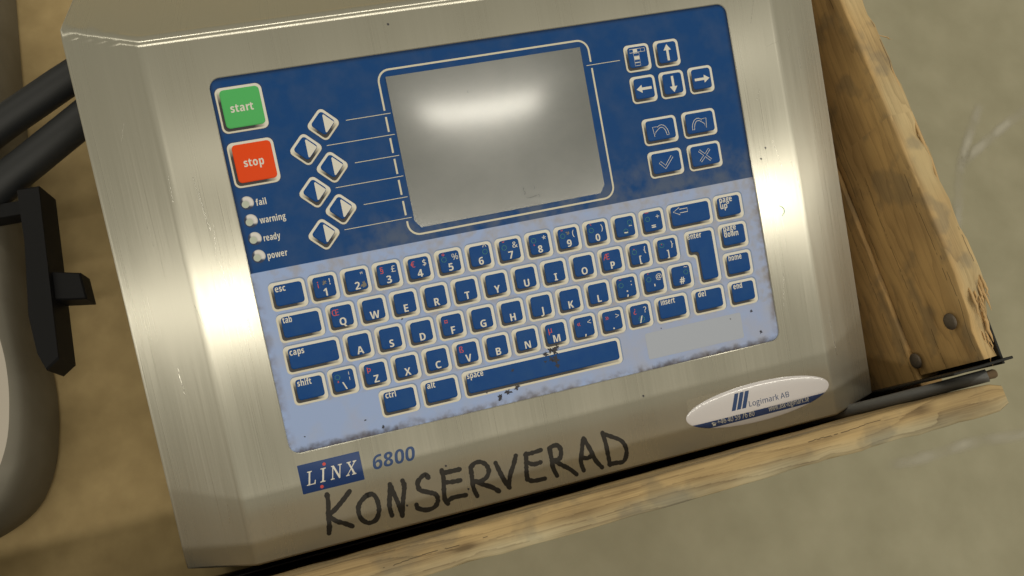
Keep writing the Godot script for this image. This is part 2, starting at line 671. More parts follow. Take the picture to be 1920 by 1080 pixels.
func plank(length: float, thick: float, height: float, m: Material, sd: int, worn_out := 0.0, round_end := 0.0, break_end := 0.0) -> ArrayMesh:
	# a weathered board: length along x from 0, thickness along z from 0 (inner face) outward, height along y down from 0
	var st := new_st()
	var n := FastNoiseLite.new()
	n.seed = sd
	n.frequency = 0.03
	var prof := rounded(rect(thick, height, Vector2(thick / 2, -height / 2)), 1.3, 3, 7)
	var pn := prof.size()
	var secs := int(length / 9.0) + 2
	var rows := []
	var cols := []
	var us := []
	for i in secs + 1:
		var x := length * i / secs
		var to_end := length - x
		var shrink := 0.0
		if round_end > 0.0 and to_end < round_end:
			var k := 1.0 - to_end / round_end
			shrink = 1.0 - sqrt(maxf(0.0, 1.0 - k * k * 0.85))
		var row := PackedVector3Array()
		var col := PackedColorArray()
		for k in pn:
			var p := prof[k]
			var c := Vector2(thick / 2, -height / 2)
			var d := (p - c) / Vector2(thick / 2, height / 2)
			var jit := n.get_noise_3d(x * 1.4, p.x * 7.0, p.y * 3.0)
			var q := p + Vector2(signf(d.x), 0) * jit * 0.55 * absf(d.x) + Vector2(0, signf(d.y)) * jit * 0.45 * absf(d.y)
			q.x = lerpf(q.x, thick / 2, shrink * 0.55)
			if q.y > -height * 0.5:
				q.y -= shrink * 5.0
			# chipped outer top edge
			var outer_top := clampf((p.x / thick - 0.55) * 2.2, 0.0, 1.0) * clampf((p.y + 6.0) / 6.0, 0.0, 1.0)
			var chip := maxf(0.0, n.get_noise_2d(x * 0.9, 300.0) - 0.05) * worn_out
			q.y -= outer_top * chip * 9.0
			q.x -= outer_top * chip * 5.0
			if break_end > 0.0 and to_end < break_end:
				var bk := 1.0 - to_end / break_end
				bk = clampf(bk * 1.4 + n.get_noise_2d(x * 3.0, p.x * 9.0) * 0.5, 0.0, 1.0)
				var upper := clampf((p.y + 26.0) / 26.0, 0.0, 1.0)
				q.y -= upper * bk * (5.0 + 9.0 * p.x / thick)
			row.append(Vector3(x, q.y, q.x) * MM)
			# grey weathering where the outer arris has been rubbed
			var grey := clampf((p.x / thick - (0.42 if worn_out < 0.95 else -0.1)) * 2.6, 0.0, 1.0) * clampf((p.y + 14.0) / 12.0, 0.0, 1.0) * (0.85 + 0.8 * n.get_noise_2d(x * 0.5, 70.0))
			var tint := Color(0.78, 0.62, 0.42).lerp(Color(0.80, 0.77, 0.70), clampf(grey, 0.0, 1.0) * clampf(worn_out + 0.25, 0.0, 1.0))
			var spot := 1.0 + 0.22 * n.get_noise_2d(x * 0.35, p.y * 0.9 + p.x * 2.0)
			col.append(Color(tint.r * spot, tint.g * spot, tint.b * spot))
		rows.append(row)
		cols.append(col)
		us.append(x / 620.0)
	var per := 0.0
	var vv := PackedFloat32Array([0.0])
	for k in pn:
		per += prof[k].distance_to(prof[(k + 1) % pn])
		vv.append(per / 78.0)
	for i in secs:
		for k in pn:
			var j := (k + 1) % pn
			for e in [[i, k, k], [i, j, k + 1], [i + 1, k, k], [i, j, k + 1], [i + 1, j, k + 1], [i + 1, k, k]]:
				st.set_uv(Vector2(us[e[0]], vv[e[2]]))
				st.set_color(cols[e[0]][e[1]])
				st.add_vertex(rows[e[0]][e[1]])
	for e in [0, secs]:
		st.set_smooth_group(1)
		var c := Vector3.ZERO
		for p in rows[e]:
			c += p / pn
		for k in pn:
			var j := (k + 1) % pn
			var order := [[c, 0], [rows[e][j], j], [rows[e][k], k]] if e == 0 else [[c, 0], [rows[e][k], k], [rows[e][j], j]]
			for o in order:
				st.set_uv(Vector2(us[e] + o[0].z * 0.6, o[0].y * 8.0))
				st.set_color(Color(0.62, 0.52, 0.38))
				st.add_vertex(o[0])
	return done(st, m)


func make_crate() -> void:
	var c := thing("wooden_crate", "open weathered pine crate with splintered right board, standing on concrete around the console", "crate", Vector3(0, 0, 0))
	var g := Vector3(0, -FLOOR_MM, 0)
	# front boards run along x, the worn one on top
	var b := inst("front_board", plank(1104, 16.6, 64, M.pine_top, 3, 0.9, 16.0), c, Vector3(-704, RIM_MM, 67.4) + g)
	b.rotation.y = 0.0105
	b.set_meta("label", "worn rounded upper front board")
	var lower := inst("front_board", plank(1096, 16, 334, M.pine_side, 6), c, Vector3(-704, RIM_MM - 66, 68.4) + g)
	lower.rotation.y = 0.0105
	# right boards run along z towards the photographer
	var rb := inst("side_board", plank(777.5, 17.5, 64, M.pine_side, 17, 1.0, 0.0, 48.0), c, Vector3(382.0, RIM_MM, -735) + g)
	rb.rotation.y = -PI / 2 + 0.02
	rb.scale.z = -1.0
	rb.set_meta("label", "splintered upper right board")
	var rl := inst("side_board", plank(790, 17, 334, M.pine_side, 23), c, Vector3(380.0, RIM_MM - 65, -735) + g)
	rl.rotation.y = -PI / 2 + 0.02
	rl.scale.z = -1.0
	for y in [RIM_MM - 200.0]:
		var lb := inst("side_board", plank(800, 17, 198, M.pine_side, 29), c, Vector3(-722, y, -735) + g)
		lb.rotation.y = -PI / 2
		var bb := inst("back_board", plank(1100, 17, 198, M.pine_side, 35), c, Vector3(-716, y, -757) + g)
		bb.rotation.y = 0.0
	inst("base_board", box_mesh(Vector3(1070, 14, 796), M.pine_side), c, Vector3(-170, CARD_MM - 11, -342) + g)
	# fastenings at the front right corner
	for p in [Vector3(395.3, 27, 15.8), Vector3(394.9, -15.5, 32.8)]:
		var st := new_st()
		var prev := PackedVector3Array()
		for k in 5:
			var r: float = [5.2, 5.0, 4.2, 2.4, 0.01][k]
			var h: float = [0.0, 0.8, 1.4, 1.7, 1.8][k]
			var row := PackedVector3Array()
			for i in 18:
				var a := TAU * i / 18
				row.append(Vector3(-h, cos(a) * r, sin(a) * r) * MM)
			if k:
				for i in 18:
					var j := (i + 1) % 18
					tri(st, prev[i], row[i], prev[j])
					tri(st, prev[j], row[i], row[j])
			prev = row
		inst("rivet", done(st, M.rivet_steel), c, p + g)
	var hp := inst("hinge_plate", box_mesh(Vector3(41, 150, 1.6), M.black_steel, 0.3), c, Vector3(396.5, -37, 45.6) + g)
	hp.rotation.y = 0.03
	var hl := inst("hinge_plate", box_mesh(Vector3(1.6, 92, 40), M.black_steel, 0.3), c, Vector3(414.6, -13, 27.5) + g)
	hl.rotation = Vector3(0.0, -0.03, 0.0)
	var path := PackedVector3Array([Vector3(330, -48, 53.0), Vector3(352, -16, 52.8), Vector3(372, 10, 52.4), Vector3(402, 31, 51.7)])
	var ht := inst("hinge_tube", tube_mesh(path, 3.8, M.grey_tube, 18, true), c, g)
	inst("liner_strip", box_mesh(Vector3(700, 150, 0.8), M.black_plastic, 0.2), c, Vector3(46, RIM_MM - 145, 55.2) + g).rotation.y = 0.0105
	var core := PackedVector3Array([Vector3(400, 30.6, 51.7), Vector3(405.5, 31.8, 51.6), Vector3(406.6, 32, 51.6)])
	inst("core_rod", tube_mesh(core, 2.5, M.rust, 12, true, 0.1), ht)
	# torn slivers along the outer arris of the right board
	var tears := []
	for i in 16:
		var z0 := rng.randf_range(-12.0, 34.0)
		var x0 := rng.randf_range(401.0, 413.5)
		var y0 := RIM_MM - 1.0 - clampf((z0 + 6.0) / 46.0, 0.0, 1.0) * (7.0 + (x0 - 398.0) * 0.5)
		tears.append([Vector3(x0, y0, z0), Vector3(x0 + rng.randf_range(-0.5, 1.5), y0 - rng.randf_range(0.5, 4.0), z0 + rng.randf_range(7.0, 18.0)), rng.randf_range(0.5, 1.3)])
	for s in tears + [[Vector3(408.5, 43.4, -172), Vector3(419.5, 42.6, -167), 0.9], [Vector3(411.6, 41.5, -32), Vector3(413.2, 40.5, 16), 2.4], [Vector3(409.5, 43.6, -150), Vector3(411.6, 42.8, -40), 1.5], [Vector3(410.6, 36.0, 2), Vector3(412.0, 34.0, 34), 2.2], [Vector3(402, 43.2, -6), Vector3(404.5, 40.4, 22), 1.3]]:
		var q := new_st()
		var a: Vector3 = s[0]
		var e: Vector3 = s[1]
		var rows := []
		for i in 9:
			var t := i / 8.0
			var w: float = s[2] * sin(PI * clampf(t * 0.9 + 0.08, 0, 1)) * (0.8 + 0.35 * noise.get_noise_1d(i * 40.0 + a.z))
			var ctr := a.lerp(e, t) + Vector3(noise.get_noise_1d(i * 25.0) * 1.2, noise.get_noise_1d(i * 31.0 + 90.0) * 1.0, 0)
			rows.append([(ctr + Vector3(-w, 0, 0)) * MM, (ctr + Vector3(0, w * 0.7, 0)) * MM, (ctr + Vector3(w, 0, 0)) * MM, (ctr + Vector3(0, -w * 0.8, 0)) * MM])
		for i in 8:
			for k in 4:
				var j := (k + 1) % 4
				tri(q, rows[i][k], rows[i + 1][k], rows[i][j])
				tri(q, rows[i][j], rows[i + 1][k], rows[i + 1][j])
		inst("splinter", done(q, M.splinter_pine), c, g)


func make_card() -> void:
	var o := MeshInstance3D.new()
	o.name = "cardboard_sheet"
	o.mesh = box_mesh(Vector3(1060, 4, 796), M.cardboard, 0.5)
	o.position = Vector3(-170, CARD_MM - 2, -342) * MM + Vector3(0, GROUND, 0)
	o.set_meta("label", "tan cardboard sheet lying in the crate under the steel console")
	o.set_meta("category", "cardboard")
	add_child(o, true)


# ---------------------------------------------------------------- the console
func lid_z(x: float, y: float) -> float:
	# height of the folded steel lid: flat face, two chamfered sides, a back that drops away; folds are softly rounded
	var k := 23.0 / 42.5
	var z := 0.0
	z = smin(z, (x + 29.9) * k, 1.3)
	z = smin(z, (330.5 - x) * k, 1.3)
	z = smin(z, (232.4 - y) * 1.3, 5.0)
	return z


func smin(a: float, b: float, r: float) -> float:
	var h := clampf(0.5 + 0.5 * (b - a) / r, 0.0, 1.0)
	return lerpf(b, a, h) - r * h * (1.0 - h) * 0.5


func span(cuts: Array) -> PackedFloat32Array:
	# grid lines: [from, to, step] runs
	var out := PackedFloat32Array()
	for c in cuts:
		var n := int(ceil((c[1] - c[0]) / c[2]))
		for i in n:
			out.append(lerpf(c[0], c[1], float(i) / n))
	out.append(cuts[-1][1])
	return out


func make_console() -> void:
	console = Node3D.new()
	console.name = "control_console"
	console.set_meta("label", "stainless steel control console with blue keyboard, grey screen and black handwritten word, lying in crate")
	console.set_meta("category", "control console")
	add_child(console, true)
	console.basis = Basis(Vector3.RIGHT, deg_to_rad(TILT - 90.0))
	var foot := Vector3(150, CARD_MM, -90)
	console.position = foot * MM + Vector3(0, GROUND, 0)
	off = console.basis.inverse() * (-foot * MM)

	# steel lid
	var st := new_st()
	var xs := span([[-71.0, -40, 8], [-40, -18, 0.8], [-18, 318, 14], [318, 342, 0.8], [342, 371.6, 8]])
	var ys := span([[-55.0, -20, 6], [-20, 222, 11], [222, 244, 0.7], [244, 300, 6]])
	var ix0 := xs.find(-18)
	var ix1 := xs.find(318)
	var iy0 := ys.find(-20)
	var iy1 := ys.find(222)
	for i in xs.size() - 1:
		for j in ys.size() - 1:
			if i >= ix0 and i < ix1 and j >= iy0 and j < iy1:
				continue
			for e in [[i, j], [i, j + 1], [i + 1, j], [i + 1, j], [i, j + 1], [i + 1, j + 1]]:
				var x := xs[e[0]]
				var y := ys[e[1]]
				st.set_uv(Vector2(x, y) / 160.0)
				st.set_normal(Vector3(lid_z(x - 0.2, y) - lid_z(x + 0.2, y), lid_z(x, y - 0.2) - lid_z(x, y + 0.2), 0.4).normalized())
				st.add_vertex(Vector3(x, y, lid_z(x, y)) * MM)
	# flat face around the cut-out
	var inner := rounded(rect(300.4, 207.4, Vector2(150, 103.5)), 6.0, 8, 12)
	var lip := rounded(rect(301.2, 208.2, Vector2(150, 103.5)), 6.4, 8, 12)
	var outer := rounded(rect(336, 242, Vector2(150, 101)), 0.02, 8, 12)
	var n := inner.size()
	for pair in [[outer, lip, 0.0, 0.0], [lip, inner, 0.0, -0.35], [inner, inner, -0.35, -1.6]]:
		for i in n:
			var k := (i + 1) % n
			for e in [[0, i], [1, i], [0, k], [0, k], [1, i], [1, k]]:
				var p: Vector2 = pair[e[0]][e[1]]
				st.set_uv(p / 160.0)
				var rim := (p - Vector2(150, 103.5)).normalized()
				st.set_normal(Vector3(0, 0, 1) if pair[3] == 0.0 else Vector3(-rim.x, -rim.y, 1.0).normalized() if pair[3] > -1.0 else Vector3(-rim.x, -rim.y, 0.0))
				st.add_vertex(v3(p, pair[2 + e[0]]))
	# hem: rounded bottom and side edges, then the cabinet walls straight down to the card
	var hem := PackedVector2Array()
	var bottom := span([[-71.0, -40, 8], [-40, -18, 0.8], [-18, 318, 14], [318, 342, 0.8], [342, 371.6, 8]])
	for x in bottom:
		hem.append(Vector2(x, -55.0))
	for y in ys:
		if y > -55.0:
			hem.append(Vector2(371.6, y))
	for i in range(bottom.size() - 2, -1, -1):
		hem.append(Vector2(bottom[i], 300))
	for i in range(ys.size() - 2, 0, -1):
		hem.append(Vector2(-71.0, ys[i]))
	var down: Vector3 = console.basis.inverse() * Vector3.DOWN
	var lid := done_smooth(st, M.brushed_steel)
	var w := new_st()
	var rows := [PackedVector3Array(), PackedVector3Array(), PackedVector3Array(), PackedVector3Array(), PackedVector3Array()]
	for p in hem:
		var c := Vector3(p.x, p.y, lid_z(p.x, p.y))
		var outd := Vector3(0, -1, 0) if p.y < -54.5 else Vector3(0, 1, 0) if p.y > 299.0 else Vector3(signf(p.x), 0, 0)
		if p.y < -54.5 and (p.x < -70.5 or p.x > 371.0):
			outd = Vector3(signf(p.x), -1, 0).normalized()
		rows[0].append(c)
		rows[1].append(c + outd * 0.9 + Vector3(0, 0, -0.3))
		rows[2].append(c + outd * 1.5 + Vector3(0, 0, -1.2))
		rows[3].append(c + outd * 1.6 + Vector3(0, 0, -2.6))
		var q: Vector3 = c + outd * 1.6 + Vector3(0, 0, -2.6)
		# straight down in the world until the card
		var hw: float = (console.basis * (q * MM + off)).y
		rows[4].append(q + down * maxf(hw / MM - 0.3, 1.0))
	for r in 4:
		for i in hem.size():
			var k := (i + 1) % hem.size()
			for e in [[r, i], [r, k], [r + 1, i], [r, k], [r + 1, k], [r + 1, i]]:
				var v: Vector3 = rows[e[0]][e[1]]
				w.set_uv(Vector2(v.x + v.z, v.y) / 160.0)
				w.add_vertex(v * MM)
	var body := inst("steel_lid", lid, console)
	body.set_meta("label", "brushed stainless front plate with sloping sides")
	inst("cabinet_wall", done(w, M.brushed_steel), console)

	# printed overlay, sunk into the cut-out
	var all := rounded(rect(301.6, 208.6, Vector2(150, 103.5)), 6.0, 8, 3)
	for part in [["upper_overlay", rect(310, 110, Vector2(150, 101.9 + 55))], ["lower_overlay", rect(310, 110, Vector2(150, 101.9 - 55))]]:
		var poly: Array = Geometry2D.intersect_polygons(all, part[1])
		var s := new_st()
		s.set_normal(Vector3(0, 0, 1))
		var idx := Geometry2D.triangulate_polygon(poly[0])
		var pp: PackedVector2Array = poly[0]
		for i in range(0, idx.size(), 3):
			var a := pp[idx[i]]
			var b := pp[idx[i + 1]]
			var c := pp[idx[i + 2]]
			if (b - a).cross(c - a) > 0.0:
				var t := b
				b = c
				c = t
			for q in [a, b, c]:
				s.set_uv(Vector2(q.x / 300.0, 1.0 - q.y / 207.0))
				s.add_vertex(v3(q, 0.0))
		inst(part[0], done(s, M.overlay_print), console, Vector3(0, 0, -1.0))

	# screen window: slightly warped satin film
	var g := new_st()
	var nx := 24
	var ny := 16
	for i in nx:
		for j in ny:
			for e in [[i, j], [i, j + 1], [i + 1, j], [i + 1, j], [i, j + 1], [i + 1, j + 1]]:
				var u := float(e[0]) / nx - 0.5
				var v := float(e[1]) / ny - 0.5
				var x := u * 113.6
				var y := v * 85.0
				g.set_uv(Vector2(u + 0.5, v + 0.5))
				g.add_vertex(Vector3(x, y, 0.30 + x * x * y * 2.6e-6) * MM)
	inst("screen", done(g, M.screen_film), console, Vector3(149.1, 152.1, -1.0 + 0.02))


func done_smooth(st: SurfaceTool, m: Material) -> ArrayMesh:
	var am := st.commit()
	am.surface_set_material(0, m)
	return am


# ---------------------------------------------------------------- keys
func key_meshes(sharp: PackedVector2Array, kind: String, cap_mat: Material) -> Array:
	var tag := "%s|%s|%s" % [sharp, kind, cap_mat.resource_name]
	if key_cache.has(tag):
		return key_cache[tag]
	var big := kind == "big"
	var lower := kind == "lower"
	var b := 1.15 if lower else 0.95
	var o := rounded(sharp, 2.6 if not big else 3.2)
	var ms := sharp_inset(sharp, b, b, b, b)
	var m := rounded(ms, 1.9 if not big else 2.6)
	var cs := sharp_inset(ms, 1.4, 0.45, 1.5, 0.4)
	var c := rounded(cs, 1.7 if not big else 2.2)
	var lo := Vector2(1e9, 1e9)
	var hi := -lo
	for p in sharp:
		lo = lo.min(p)
		hi = hi.max(p)
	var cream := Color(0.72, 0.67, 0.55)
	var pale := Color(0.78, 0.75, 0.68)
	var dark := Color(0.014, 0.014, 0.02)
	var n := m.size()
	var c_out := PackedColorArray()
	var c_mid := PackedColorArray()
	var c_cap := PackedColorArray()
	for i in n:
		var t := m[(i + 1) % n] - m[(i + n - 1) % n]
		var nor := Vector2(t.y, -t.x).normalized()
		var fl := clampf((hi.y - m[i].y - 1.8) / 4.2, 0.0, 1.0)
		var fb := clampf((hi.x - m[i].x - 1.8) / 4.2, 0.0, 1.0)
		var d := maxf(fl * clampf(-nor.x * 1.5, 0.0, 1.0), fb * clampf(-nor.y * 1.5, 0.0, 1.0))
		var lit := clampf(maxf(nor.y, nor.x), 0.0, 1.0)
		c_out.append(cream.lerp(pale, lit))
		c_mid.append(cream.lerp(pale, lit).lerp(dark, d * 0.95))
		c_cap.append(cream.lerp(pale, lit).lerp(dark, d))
	# flat print round the cap: pale rim, then the drawn bevel
	var st := new_st()
	st.set_smooth_group(-1)
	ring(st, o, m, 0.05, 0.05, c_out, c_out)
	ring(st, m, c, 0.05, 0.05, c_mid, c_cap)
	if lower:
		var hs := rounded(sharp_inset(sharp, 0.0, -0.75, 0.0, -0.75), 3.1)
		var blue := PackedColorArray()
		for i in n:
			blue.append(Color(0.215, 0.29, 0.475))
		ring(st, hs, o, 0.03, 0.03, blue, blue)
	else:
		var hs := rounded(sharp_inset(sharp, -0.3, -0.3, -0.3, -0.3), 2.9)
		var navy := PackedColorArray()
		for i in n:
			navy.append(Color(0.012, 0.035, 0.12))
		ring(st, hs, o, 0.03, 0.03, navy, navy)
	var border := done(st, M.vertex_print)
	# embossed cap
	var cp := new_st()
	var c1 := rounded(sharp_inset(cs, 0.22, 0.22, 0.22, 0.22), 1.5 if not big else 2.0)
	var c2 := rounded(sharp_inset(cs, 0.75, 0.75, 0.75, 0.75), 1.05 if not big else 1.5)
	ring(cp, c, c1, 0.04, 0.26)
	ring(cp, c1, c2, 0.26, 0.36)
	fill(cp, c2, 0.36)
	key_cache[tag] = [done(cp, cap_mat), border]
	return key_cache[tag]


func key(at: Vector2, w: float, h: float, kind: String, cap_mat: Material, turn := 0.0, sharp := PackedVector2Array()) -> MeshInstance3D:
	var pair := key_meshes(sharp if not sharp.is_empty() else rect(w, h), kind, cap_mat)
	var k := inst("key", pair[0], console, Vector3(at.x, at.y, -1.0))
	k.rotation.z = turn
	inst("key_border", pair[1], k)
	return k


func dotted(k: Node3D, c: Vector2, r := 1.35) -> void:
	var st := new_st()
	for i in 10:
		var a := TAU * i / 10
		stroke(st, PackedVector2Array([c + Vector2.from_angle(a) * r, c + Vector2.from_angle(a + 0.2) * r, c + Vector2.from_angle(a + 0.4) * r]), 0.28, 0.42)
	inst("dotted_ring", done(st, M.green_ink), k)


func legend(k: Node3D, s: String, at: Vector2, em: float, m: Material, font: Font, width := 0.0) -> void:
	text("legend", s, k, Vector3(at.x, at.y, 0.42), em, m, font, "c", width)


func make_keys() -> void:
	var blue: Material = M.cap_blue
	var row1 := [["1", "!", "¡", 0], ["2", "\"", "", 0], ["3", "£", "§", 0], ["4", "$", "€", 0], ["5", "%", "°", 1], ["6", "^", "", 2], ["7", "&", "ˇ", 1], ["8", "*", "˛", 3], ["9", "(", "˘", 1], ["0", ")", "`", 1], ["–", "_", "", 4], ["=", "+", "¯", 1]]
	var row2 := [["Q", "", "Œ", 0], ["W", "", "", 0], ["E", "", "", 0], ["R", "", "", 0], ["T", "", "", 0], ["Y", "", "", 0], ["U", "", "", 0], ["I", "", "", 0], ["O", "", "", 0], ["P", "", "Æ", 0], ["[", "{", "·", 1], ["]", "}", "·", 5]]
	var row3 := [["A", "", "", 0], ["S", "", "", 0], ["D", "", "", 0], ["F", "", "¤", 0], ["G", "", "", 0], ["H", "", "", 0], ["J", "", "", 0], ["K", "", "", 0], ["L", "", "", 0], [";", ":", "¨", 1], ["'", "@", "´", 1], ["#", "~", "", 2]]
	var row4 := [["\\", "¦", "¸", 3], ["Z", "", "Þ", 0], ["X", "", "", 0], ["C", "", "", 0], ["V", "", "ß", 0], ["B", "", "", 0], ["N", "", "", 0], ["M", "", "µ", 0], [",", "<", "«", 0], [".", ">", "»", 0], ["/", "?", "¿", 6]]
	for r in [[row1, 36.0, 86.9], [row2, 42.0, 69.1], [row3, 47.9, 51.3], [row4, 35.7, 33.6]]:
		for i in r[0].size():
			var d: Array = r[0][i]
			var k := key(Vector2(r[1] + 17.73 * i, r[2]), 15.8, 15.8, "lower", blue)
			if d[0] != "'":
				legend(k, d[0], Vector2(0.5, -4.6), 5.8, M.white_ink, bold)
			else:
				legend(k, d[0], Vector2(0.5, -5.2), 5.8, M.white_ink, bold)
			if d[1]:
				legend(k, d[1], Vector2(3.8, 3.6 if d[3] == 2 else 1.2), 4.9, M.white_ink, plain_font)
			if d[2]:
				var accent: bool = d[3] > 0
				legend(k, d[2], Vector2(-2.7, (2.3 if d[3] == 1 else 0.9 if d[3] == 3 else 1.9) if accent else 1.3), 4.6 if accent else 4.4, M.red_ink, plain_font)
			match d[3]:
				1:
					dotted(k, Vector2(-2.7, 2.2))
				2:
					dotted(k, Vector2(3.6, 2.2))
				3:
					dotted(k, Vector2(-2.6, 2.9))
				4:
					dotted(k, Vector2(0.5, -2.3))
					dotted(k, Vector2(3.6, 2.6))
				5:
					dotted(k, Vector2(-2.7, 3.0))
				6:
					dotted(k, Vector2(0.8, -2.4), 1.7)
	for d in [["esc", 16.7, 86.9, 19.5, 10.4, 2.6, 5.6], ["tab", 19.7, 69.1, 24.5, 10.8, 2.9, 5.0], ["caps", 22.7, 51.3, 30.6, 10.8, 2.5, 7.8], ["shift", 17.0, 33.6, 18.6, 11.3, 2.6, 7.6], ["ctrl", 63.7, 15.7, 21.5, 56.7, 3.0, 5.9], ["alt", 87.7, 15.7, 21.5, 80.6, 3.0, 4.6], ["space", 149.3, 15.7, 96.8, 104.0, 3.5, 9.6],
			["insert", 233.9, 33.6, 21.3, 227.4, 3.0, 9.0], ["del", 258.2, 33.6, 21.3, 251.8, 2.9, 5.0], ["end", 281.0, 33.6, 18.8, 275.3, 3.0, 5.8], ["home", 281.0, 51.3, 18.8, 275.3, 3.0, 8.6], ["page|down", 281.0, 69.1, 18.8, 275.1, 3.5, 8.3], ["page|up", 281.0, 86.9, 18.8, 275.6, 3.2, 8.3]]:
		var k := key(Vector2(d[1], d[2]), d[3], 15.8, "lower", blue)
		var lines: PackedStringArray = d[0].split("|")
		text("legend", lines[0], k, Vector3(d[4] - d[1], d[5], 0.42), 3.15, M.white_ink, bold, "l", d[6])
		if lines.size() > 1:
			text("legend", lines[1], k, Vector3(d[4] - d[1], d[5] - 3.7, 0.42), 3.15, M.white_ink, bold, "l", 9.3 if lines[1] == "down" else 4.6)
	# backspace and the angled enter key
	var bk := key(Vector2(255.5, 86.9), 28.8, 15.8, "lower", blue)
	var st := new_st()
	stroke(st, PackedVector2Array([V2(-10.4, 3.3), V2(-6.2, 5.5), V2(-6.2, 4.4), V2(-1.2, 4.4), V2(-1.2, 2.2), V2(-6.2, 2.2), V2(-6.2, 1.1)]), 0.38, 0.42, true)
	inst("legend", done(st, M.white_ink), bk)
	var l := PackedVector2Array([V2(-4.9, -16.8), V2(9.5, -16.8), V2(9.5, 16.8), V2(-10.1, 16.8), V2(-10.1, 1.2), V2(-4.9, 1.2)])
	var en := key(Vector2(259.4, 60.2), 0, 0, "lower", blue, 0.0, l)
	text("legend", "enter", en, Vector3(251.1 - 259.4, 72.2 - 60.2, 0.42), 3.15, M.white_ink, bold, "l", 9.2)

	# start and stop
	var k1 := key(Vector2(13.8, 189.8), 24.3, 24.3, "big", M.start_green)
	text("legend", "start", k1, Vector3(0.2, -1.6, 0.42), 6.0, M.white_ink, bold, "c", 11.9)
	var k2 := key(Vector2(13.9, 160.4), 24.3, 24.3, "big", M.stop_red)
	text("legend", "stop", k2, Vector3(0.1, -1.6, 0.42), 6.0, M.white_ink, bold, "c", 10.5)
	# six diamond soft keys, half white
	for p in [V2(54.0, 174.5), V2(42.2, 162.7), V2(54.0, 150.9), V2(42.2, 139.2), V2(54.0, 127.5), V2(42.2, 115.7)]:
		var k := key(p, 13.4, 13.4, "upper", blue, PI / 4)
		var q := new_st()
		fill(q, rounded(PackedVector2Array([V2(-3.3, -4.0), V2(4.6, -4.0), V2(4.6, 3.9)]), 0.5, 3, 1), 0.42)
		inst("white_half", done(q, M.white_ink), k)
	# arrow and edit keys
	var arrow := PackedVector2Array([V2(0, 5.0), V2(-2.4, 1.5), V2(-0.75, 1.5), V2(-0.75, -4.6), V2(0.75, -4.6), V2(0.75, 1.5), V2(2.4, 1.5)])
	for d in [[V2(258.4, 183.5), 0.0], [V2(240.2, 165.0), PI / 2], [V2(258.5, 165.0), PI], [V2(277.1, 165.0), -PI / 2]]:
		var k := key(d[0], 15.8, 15.8, "upper", blue)
		var q := new_st()
		var turned := PackedVector2Array()
		for p in arrow:
			turned.append(p.rotated(d[1]) + V2(0.5, 0.3))
		turned.reverse()
		fill(q, turned, 0.42)
		inst("arrow_mark", done(q, M.white_ink), k)
	var mk := key(V2(239.8, 183.5), 15.8, 15.8, "upper", blue)
	var ms := new_st()
	for b in [[-4.4, 3.3, 9.6, 2.0, 0], [-2.2, 3.3, 2.6, 2.0, 1], [-2.2, 1.1, 3.4, 1.7, 0], [-2.2, -0.7, 3.4, 1.6, 1], [-2.2, -2.5, 3.4, 1.6, 0], [-2.2, -4.4, 3.4, 1.6, 0], [2.6, 3.3, 2.4, 2.0, 0]]:
		var q := rect(b[2], b[3], V2(b[0] + b[2] / 2, b[1] + b[3] / 2))
		if b[4]:
			fill(ms, q, 0.425)
		else:
			stroke(ms, q, 0.26, 0.42, true)
	inst("menu_mark", done(ms, M.white_ink), mk)
	var edit := []
	for d in [[V2(246.0, 139.5), 0], [V2(271.4, 139.6), 1], [V2(246.0, 119.9), 2], [V2(271.3, 119.9), 3]]:
		edit.append(key(d[0], 21.7, 15.8, "upper", blue))
	for s in [0, 1]:
		var q := new_st()
		var sg := 1.0 if s == 0 else -1.0
		var pts := PackedVector2Array()
		for i in 9:
			var a := lerpf(0.0, 2.3, i / 8.0)
			pts.append(V2(sg * (0.9 + 4.2 * cos(a)), -3.2 + 6.4 * sin(a)))
		pts.append(V2(sg * -1.0, 2.4))
		pts.append(V2(sg * -4.6, 2.6))
		pts.append(V2(sg * -4.0, -3.3))
		pts.append(V2(sg * -2.9, -0.4))
		for i in 8:
			var a := lerpf(2.1, 0.0, i / 7.0)
			pts.append(V2(sg * (0.7 + 3.0 * cos(a)), -3.2 + 5.0 * sin(a)))
		stroke(q, pts, 0.3, 0.42, true)
		inst("edit_mark", done(q, M.white_ink), edit[s])
	var tick := new_st()
	stroke(tick, PackedVector2Array([V2(-4.3, 0.6), V2(-3.1, 1.5), V2(-0.5, -1.3), V2(3.9, 3.9), V2(5.0, 2.9), V2(-0.7, -3.3)]), 0.3, 0.42, true)
	inst("edit_mark", done(tick, M.white_ink), edit[2])
	var cross := new_st()
	stroke(cross, PackedVector2Array([V2(-3.6, 3.2), V2(-2.7, 4.1), V2(0.2, 1.3), V2(3.0, 4.1), V2(3.9, 3.2), V2(1.1, 0.4), V2(3.9, -2.4), V2(3.0, -3.3), V2(0.2, -0.5), V2(-2.7, -3.3), V2(-3.6, -2.4), V2(-0.8, 0.4)]), 0.3, 0.42, true)
	inst("edit_mark", done(cross, M.white_ink), edit[3])


